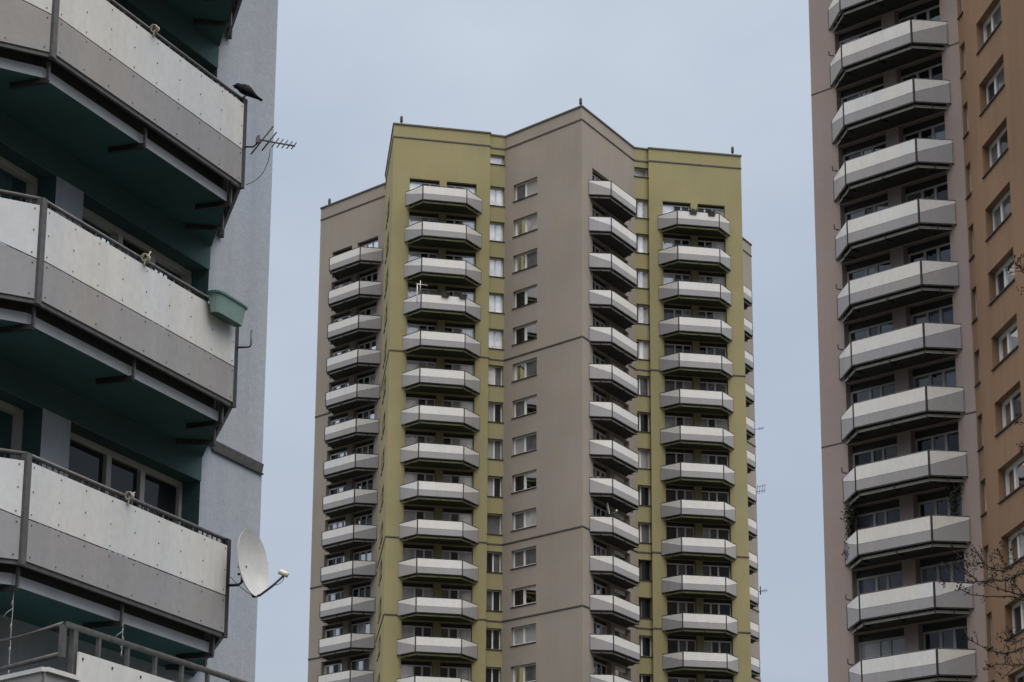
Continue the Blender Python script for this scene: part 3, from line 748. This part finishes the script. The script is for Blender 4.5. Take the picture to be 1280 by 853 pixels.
f3, f6, f10, = f['P3'], f['P6'], f['P10']
ta = empty('tv_antenna', f3.world(1.68, 1.5, RT - 3 * ST - .6)); tag(ta, 'white rod aerial on the fourth balcony of the left olive column', 'antenna'); T0 = ta.location
mb = MB([M['pvc']]); mb.tube([Vector((0,0,0)), Vector((0,0,1.4))], .032, 6); link('mast', mb.mesh('mast'), ta)
mb = MB([M['pvc']]); mb.tube([f3.world(1.60, 1.5, RT - 7.55) - T0, f3.world(2.45, 1.5, RT - 7.62) - T0], .028, 6); mb.tube([f3.world(1.9, 1.5, RT - 8.2) - T0, f3.world(1.92, 1.5, RT - 7.3) - T0], .032, 6); mb.tube([f3.world(1.68, 1.5, RT - 7.6) - T0, f3.world(1.9, 1.5, RT - 7.6) - T0], .03, 6); link('boom', mb.mesh('boom'), ta)
f8 = f['P8']
for fq, x, oq, k0, lab in ((f3, 3.7, 1.9, 3, 'dark planter on the fourth balcony rail of the left olive column, left of its twin'), (f3, 5.02, 1.9, 3, 'dark planter on the fourth balcony rail of the left olive column, right of its twin'),
                   (f8, 3.0, 1.62, 0, 'dark planter on the topmost balcony rail of the right olive column, left of its twin'), (f8, 4.45, 1.62, 0, 'dark planter on the topmost balcony rail of the right olive column, right of its twin')):
    mb = MB([M['pot'], M['ivy']]); z = RT - k0 * ST - (.22 if k0 == 0 else 0)
    q = lambda a, o_, zz: fq.world(x + a, oq + o_, z + zz)
    mb.prism([q(-.25, -.1, -.12), q(-.25, .1, -.12), q(.25, .1, -.12), q(.25, -.1, -.12)], [q(-.3, -.13, .14), q(-.3, .13, .14), q(.3, .13, .14), q(.3, -.13, .14)], 0)
    for k in range(40):
        c_ = q(random.uniform(-.3, .3), random.uniform(-.15, .2), random.uniform(.1, .32)); a = Vector([random.gauss(0, 1) for _ in range(3)]).normalized(); b = a.orthogonal().normalized(); c2 = a.cross(b)
        mb.face([c_ - b * .08, c_ + c2 * .05, c_ + b * .08, c_ - c2 * .05], 1)
    mesh_thing('flower_box', mb, lab, 'planter', 'planters on the far tower')
# small dish on the far tower
zz = RT - 9 * ST + .62
d2 = empty('satellite_dish', f6.world(2.3, .95, zz - .6)); tag(d2, 'small satellite dish seen edge on, far tower balcony beside the central mauve corner', 'satellite dish'); E0_ = d2.location
c_ = f6.world(2.25, 1.0, zz) - E0_; nr = Vector((.97, -.15, .15)).normalized(); a = nr.orthogonal().normalized(); b = nr.cross(a)
mb = MB([M['dish']])
for s_ in (0, 1):
    for i in range(4):
        for j in range(16):
            P_ = lambda t, w: c_ + (a * math.cos(w) + b * math.sin(w)) * .46 * t + nr * (.1 * (t * t - 1) - .02 * s_)
            w0, w1 = 2 * math.pi * j / 16, 2 * math.pi * (j + 1) / 16
            q = [P_(i / 4, w0), P_((i + 1) / 4, w0), P_((i + 1) / 4, w1), P_(i / 4, w1)]
            mb.face(q[0:3] if i == 0 else q, 0, True)
link('reflector', mb.mesh('reflector'), d2)
mb = MB([M['galv']]); mb.tube([c_ - nr * .1, c_ - nr * .1 - Vector((0, 0, .62))], .035, 6); mb.tube([c_ - Vector((0, 0, .44)), c_ + nr * .5 - Vector((0, 0, .3))], .03, 6); link('mast', mb.mesh('mast'), d2)
mb = MB([M['lnb']]); mb.tube([c_ + nr * .5 - Vector((0, 0, .3)), c_ + nr * .62 - Vector((0, 0, .2))], .07, 8); link('receiver', mb.mesh('receiver'), d2)
for row, ang, kind, lab in ((4.12, .3, 0, 'slim aerial poking out at the right edge of the far tower, topmost of three'), (6.0, .5, 1, 'spiky grid aerial at the far tower right edge, middle of three'), (8.95, .4, 2, 'stubby dark aerial at the far tower right edge, lowest of three')):
    g = empty('tv_antenna', f10.world(f10.len - 2.55, 1.0, RT - row * ST)); tag(g, lab, 'antenna', 'aerials on the far tower edge')
    mb = MB([M['steel']]); e_ = Vector((.62, 0, .12)); mb.tube([Vector((-1.0, -.6, 0)) if kind == 2 else Vector((-.25, -.3, 0)), Vector((0, 0, 0)), e_], .022, 6); link('boom', mb.mesh('boom'), g)
    mb = MB([M['steel']])
    if kind == 1:
        for k in range(4):
            p = e_ * (k / 3); mb.tube([p + Vector((0, 0, -.2)), p + Vector((.05, 0, .55))], .018, 5)
        mb.tube([Vector((0, 0, .4)), e_ + Vector((.1, 0, .45))], .018, 5)
    else:
        for k in range(3): p = e_ * (.5 + k / 4); mb.tube([p + Vector((0, 0, -.13)), p + Vector((0, 0, .13))], .018, 5)
        if kind == 2: mb.tube([Vector((.1, 0, -.25)), Vector((.1, 0, .45))], .05, 6)
    link('element', mb.mesh('element'), g)

# ================================================================== bare tree at the right
tree = empty('bare_tree', (8.2, 30.6, 0)); tag(tree, 'bare tree with budding dark twigs reaching in from the right edge', 'tree')
th, ro, F = 2.913 / 10, .614 / 100, 3280.
def at(px, py, y):
    """where the ray through that spot of the picture crosses the upright plane y metres away (used to trace the twigs)"""
    dx, dy = px - 640, py - 426.5; a = dx * math.cos(ro) + dy * math.sin(ro); b = -dx * math.sin(ro) + dy * math.cos(ro)
    d = Vector((a / F, math.cos(th) + b / F * math.sin(th), math.sin(th) - b / F * math.cos(th))); d *= y / d.y
    return Vector((d.x, d.y, d.z + EYE))
T0 = Vector(tree.location)
trunk = MB([M['bark']])
trunk_pts = [Vector((8.2, 30.6, -.1)), Vector((8.15, 30.6, 2.)), Vector((8.25, 30.55, 4.2)), Vector((8.1, 30.5, 6.2)), Vector((8.2, 30.5, 8.4)), Vector((8.05, 30.45, 10.6)), Vector((8.1, 30.5, 13.))]
trunk.tube([p - T0 for p in trunk_pts], .19, 10, 0, .18); link('trunk', trunk.mesh('trunk'), tree)
def tpoint(z):
    for a, b in zip(trunk_pts, trunk_pts[1:]):
        if a.z <= z <= b.z: return a.lerp(b, (z - a.z) / (b.z - a.z))
    return trunk_pts[-1]
cr = MB([M['bark'], M['bud']])
def jit(p, a): return p + Vector((random.uniform(-a, a), random.uniform(-a, a), random.uniform(-a, a)))
def buds(p, n=7, r=.05):
    for k in range(n):
        c_ = jit(p, r); a = Vector([random.gauss(0, 1) for _ in range(3)]).normalized(); L = random.uniform(.018, .04); w = .009
        b = a.orthogonal().normalized(); c2 = a.cross(b)
        tip, mid = c_ + a * L, c_ + a * L * .4
        for u0, u1 in ((b, c2), (c2, -b), (-b, -c2), (-c2, b)):
            cr.face([tuple(c_ - T0), tuple(mid + u0 * w - T0), tuple(tip - T0)], 1); cr.face([tuple(c_ - T0), tuple(mid + u1 * w - T0), tuple(tip - T0)], 1)
def smooth(pts, n=4):
    out = []
    for i in range(len(pts) - 1):
        p0, p1, p2, p3 = pts[max(i-1, 0)], pts[i], pts[i+1], pts[min(i+2, len(pts)-1)]
        for k in range(n):
            t = k / n; out.append(.5 * ((2*p1) + (p2-p0)*t + (2*p0-5*p1+4*p2-p3)*t*t + (3*p1-p0-3*p2+p3)*t**3))
    return out + [pts[-1]]
def twig(pts, r, seed_buds=True, side=True, trunk_z=None, taper=.3):
    pts = list(pts)
    if trunk_z is not None: pts = [tpoint(trunk_z)] + pts
    sp = [jit(p, .006) for p in smooth(pts)]
    cr.tube([p - T0 for p in sp], r, 6, 0, taper)
    if seed_buds: buds(sp[-1], 9, .04)
    if side:
        for k in range(3, len(sp) - 1, 2):
            if random.random() < .62:
                d = (sp[k + 1] - sp[k]).normalized(); o_ = Vector([random.gauss(0, 1) for _ in range(3)]); o_ = (o_ - d * o_.dot(d)).normalized() + Vector((0, 0, .5))
                e = sp[k] + (d * .35 + o_ * .6) * random.uniform(.06, .22)
                cr.tube([sp[k] - T0, sp[k].lerp(e, .5) + Vector((0, 0, .012)) - T0, e - T0], r * .42, 5, 0, .6)
                buds(e, random.randint(3, 8), .03)
        for k in range(2, len(sp)):
            if random.random() < .5: buds(sp[k], 2, .015)
B = lambda y, *pp: [at(px, py, y) for px, py in pp]
twig(B(30.2, (1330, 690), (1292, 690), (1280, 696), (1258, 710), (1246, 713), (1232, 706), (1220, 703)), .016, trunk_z=6.6)
twig(B(30.2, (1258, 710), (1255, 703), (1251, 697), (1249, 692)), .008)
twig(B(30.0, (1335, 705), (1290, 713), (1278, 717), (1265, 722), (1252, 726), (1238, 725.5), (1217, 728), (1205, 728.5), (1190, 728), (1180, 727)), .017, trunk_z=6.3)
twig(B(30.0, (1224, 728), (1215, 720), (1207, 713), (1201, 703), (1199, 695)), .008)
twig(B(30.0, (1214, 722), (1204, 715), (1192, 710), (1183, 707)), .007)
twig(B(30.0, (1258, 713), (1240, 713), (1226, 708), (1210, 704)), .007)
twig(B(30.0, (1240, 712), (1228, 703), (1222, 693), (1216, 690)), .007)
twig(B(29.7, (1340, 762), (1290, 749), (1276, 744), (1262, 740), (1245, 735), (1230, 729)), .017, trunk_z=5.4)
twig(B(29.7, (1278, 744), (1273, 735), (1268, 729), (1266, 722)), .010)
twig(B(29.7, (1266, 746), (1250, 745.5), (1232, 745.5), (1212, 743), (1206, 739)), .011)
twig(B(29.7, (1300, 754), (1280, 750), (1266, 746)), .012, False)
twig(B(29.9, (1330, 780), (1292, 794), (1280, 798), (1268, 802), (1259, 800), (1247, 796)), .010, trunk_z=4.9)
twig(B(29.9, (1270, 801), (1264, 796), (1262, 789)), .007)
twig(B(30.1, (1335, 790), (1290, 805), (1280, 809), (1267.6, 814.5), (1254.5, 817), (1243.6, 814.5), (1235, 811), (1225, 807), (1213, 800), (1204, 795)), .014, trunk_z=4.7)
twig(B(30.1, (1268, 814), (1270, 808), (1268, 803)), .006)
twig(B(29.8, (1340, 838), (1290, 833), (1280, 832), (1261, 831.4), (1246, 830), (1234, 831)), .012, trunk_z=4.2)
twig(B(29.8, (1275, 832), (1265, 838), (1254, 847)), .007, False)
twig(B(29.8, (1262, 831), (1259, 826), (1260, 820)), .006)
twig(B(30.3, (1330, 352), (1290, 343), (1280, 339.5), (1268, 339.5), (1261, 339)), .007, trunk_z=10.2)
twig(B(30.3, (1284, 340), (1275, 335), (1268, 330.5)), .005)
twig(B(30.3, (1284, 340), (1277, 330), (1274.5, 323)), .005)
twig(B(30.3, (1320, 380), (1290, 370), (1280, 364)), .007, trunk_z=9.9)
twig(B(30.2, (1320, 540), (1290, 532), (1271, 527)), .007, trunk_z=8.2)
twig(B(30.2, (1320, 565), (1290, 560), (1277, 558)), .006, trunk_z=8.0)
twig(B(30.2, (1320, 650), (1290, 662), (1275, 668), (1266, 676), (1264, 690)), .008, trunk_z=7.2)
# the rest of the crown, outside the picture
for k in range(26):
    z = random.uniform(4.5, 12.6); a = random.uniform(-1.3, 1.5); L = random.uniform(1.2, 2.8) * (1.15 - z / 18); p = tpoint(z)
    d = Vector((math.cos(a), math.sin(a), random.uniform(.35, .9)))
    if d.x < .2: d.x = .25
    q = [p, p + d * L * .35, p + d * L * .7 + Vector((0, 0, .1)), p + d * L + Vector((0, 0, .3))]
    twig(q, .03, taper=.2)
link('crown', cr.mesh('crown'), tree)

# ================================================================== ground
mb = MB([M['ground']]); mb.face([(-900, -900, 0), (900, -900, 0), (900, 900, 0), (-900, 900, 0)])
g = link('ground', mb.mesh('ground')); g['kind'] = 'structure'

# ================================================================== light
SOUTH, ZEN = .20, 42.
SUN_AZ, SUN_EL = math.radians(155), math.radians(56)      # clockwise from +Y (north): behind the right shoulder
w = bpy.data.worlds.new('World'); sc.world = w; w.use_nodes = True
nt = w.node_tree; N, K = nt.nodes.new, nt.links.new
bg = nt.nodes['Background']; bg.inputs['Strength'].default_value = .10
sky = N('ShaderNodeTexSky'); sky.sky_type = 'NISHITA'; sky.sun_disc = False; sky.sun_elevation = SUN_EL; sky.sun_rotation = SUN_AZ; sky.dust_density = 3.
tc = N('ShaderNodeTexCoord'); sp = N('ShaderNodeSeparateXYZ'); K(tc.outputs['Generated'], sp.inputs[0])
no = N('ShaderNodeTexNoise'); no.inputs['Scale'].default_value = 5.5; no.inputs['Detail'].default_value = 5; no.inputs['Roughness'].default_value = .5
mp = N('ShaderNodeMapping'); mp.inputs['Scale'].default_value = (1, 1, 1.6); mp.inputs['Location'].default_value = (.35, 0, .2); K(tc.outputs['Generated'], mp.inputs[0]); K(mp.outputs[0], no.inputs['Vector'])
cl = N('ShaderNodeMapRange'); cl.inputs['From Min'].default_value = .35; cl.inputs['From Max'].default_value = .68; K(no.outputs['Fac'], cl.inputs['Value'])
cm = N('ShaderNodeMix'); cm.data_type = 'RGBA'; K(cl.outputs[0], cm.inputs[0])
cm.inputs[6].default_value = (5.3, 6.1, 7.3, 1); cm.inputs[7].default_value = (6.55, 7.25, 8.2, 1)
def mr(v, a, b, c, d, interp='LINEAR'):
    r = N('ShaderNodeMapRange'); r.interpolation_type = interp
    for k, x in zip(('From Min', 'From Max', 'To Min', 'To Max'), (a, b, c, d)): r.inputs[k].default_value = x
    K(v, r.inputs['Value']); return r.outputs[0]
def mth(op, a, b):
    m = N('ShaderNodeMath'); m.operation = op
    for i, x in enumerate((a, b)):
        if isinstance(x, (int, float)): m.inputs[i].default_value = x
        else: K(x, m.inputs[i])
    return m.outputs[0]
def scale(col, f):
    m = N('ShaderNodeMix'); m.data_type = 'RGBA'; m.blend_type = 'MULTIPLY'; m.inputs[0].default_value = 1
    if isinstance(col, tuple): m.inputs[6].default_value = col
    else: K(col, m.inputs[6])
    K(f, m.inputs[7]); return m.outputs[2]
# overcast dome: duller near the horizon, added darkening low in the south, out of view, to deepen the recess shade, bright towards the zenith
low = mr(sp.outputs['Z'], .14, .42, .85, 1.0)
south = mr(sp.outputs['Y'], -.2, .82, SOUTH, 1.0)
lowness = mr(sp.outputs['Z'], .20, .34, 1.0, 0.0)
dark = mth('SUBTRACT', 1.0, mth('MULTIPLY', lowness, mth('SUBTRACT', 1.0, south)))
hor = mr(sp.outputs['Z'], .0, .165, .15, 1.0)
base = scale(cm.outputs[2], mth('MULTIPLY', mth('MULTIPLY', low, dark), hor))
top = scale((1.0, .94, .87, 1), mr(sp.outputs['Z'], .43, 1.0, 0.0, ZEN))
ad = N('ShaderNodeMix'); ad.data_type = 'RGBA'; ad.blend_type = 'ADD'; ad.inputs[0].default_value = 1; K(base, ad.inputs[6]); K(top, ad.inputs[7])
mx = N('ShaderNodeMix'); mx.data_type = 'RGBA'; mx.inputs[0].default_value = .85; K(sky.outputs[0], mx.inputs[6]); K(ad.outputs[2], mx.inputs[7])
K(mx.outputs[2], bg.inputs['Color'])
sl = bpy.data.lights.new('Sun', 'SUN'); sl.energy = 1.5; sl.angle = math.radians(50); sl.color = (1, .96, .9)
so = bpy.data.objects.new('Sun', sl); COL.objects.link(so)
sd = Vector((math.sin(SUN_AZ) * math.cos(SUN_EL), math.cos(SUN_AZ) * math.cos(SUN_EL), math.sin(SUN_EL)))
so.rotation_euler = (-sd).to_track_quat('-Z', 'Y').to_euler(); so.location = (0, 0, 120)

# ================================================================== camera
cam = bpy.data.cameras.new('Camera'); cam.sensor_width = 36; cam.lens = 3280. * 36 / 1280; cam.clip_end = 3000; cam.clip_start = .2
co = bpy.data.objects.new('Camera', cam); COL.objects.link(co); sc.camera = co
co.matrix_world = Matrix.Translation((0, 0, EYE)) @ Matrix.Rotation(math.pi / 2 + th, 4, 'X') @ Matrix.Rotation(ro, 4, 'Z')
vs = sc.view_settings; vs.view_transform = 'Standard'; vs.look = 'None'; vs.exposure = 0.0; vs.gamma = 1; vs.use_curve_mapping = False
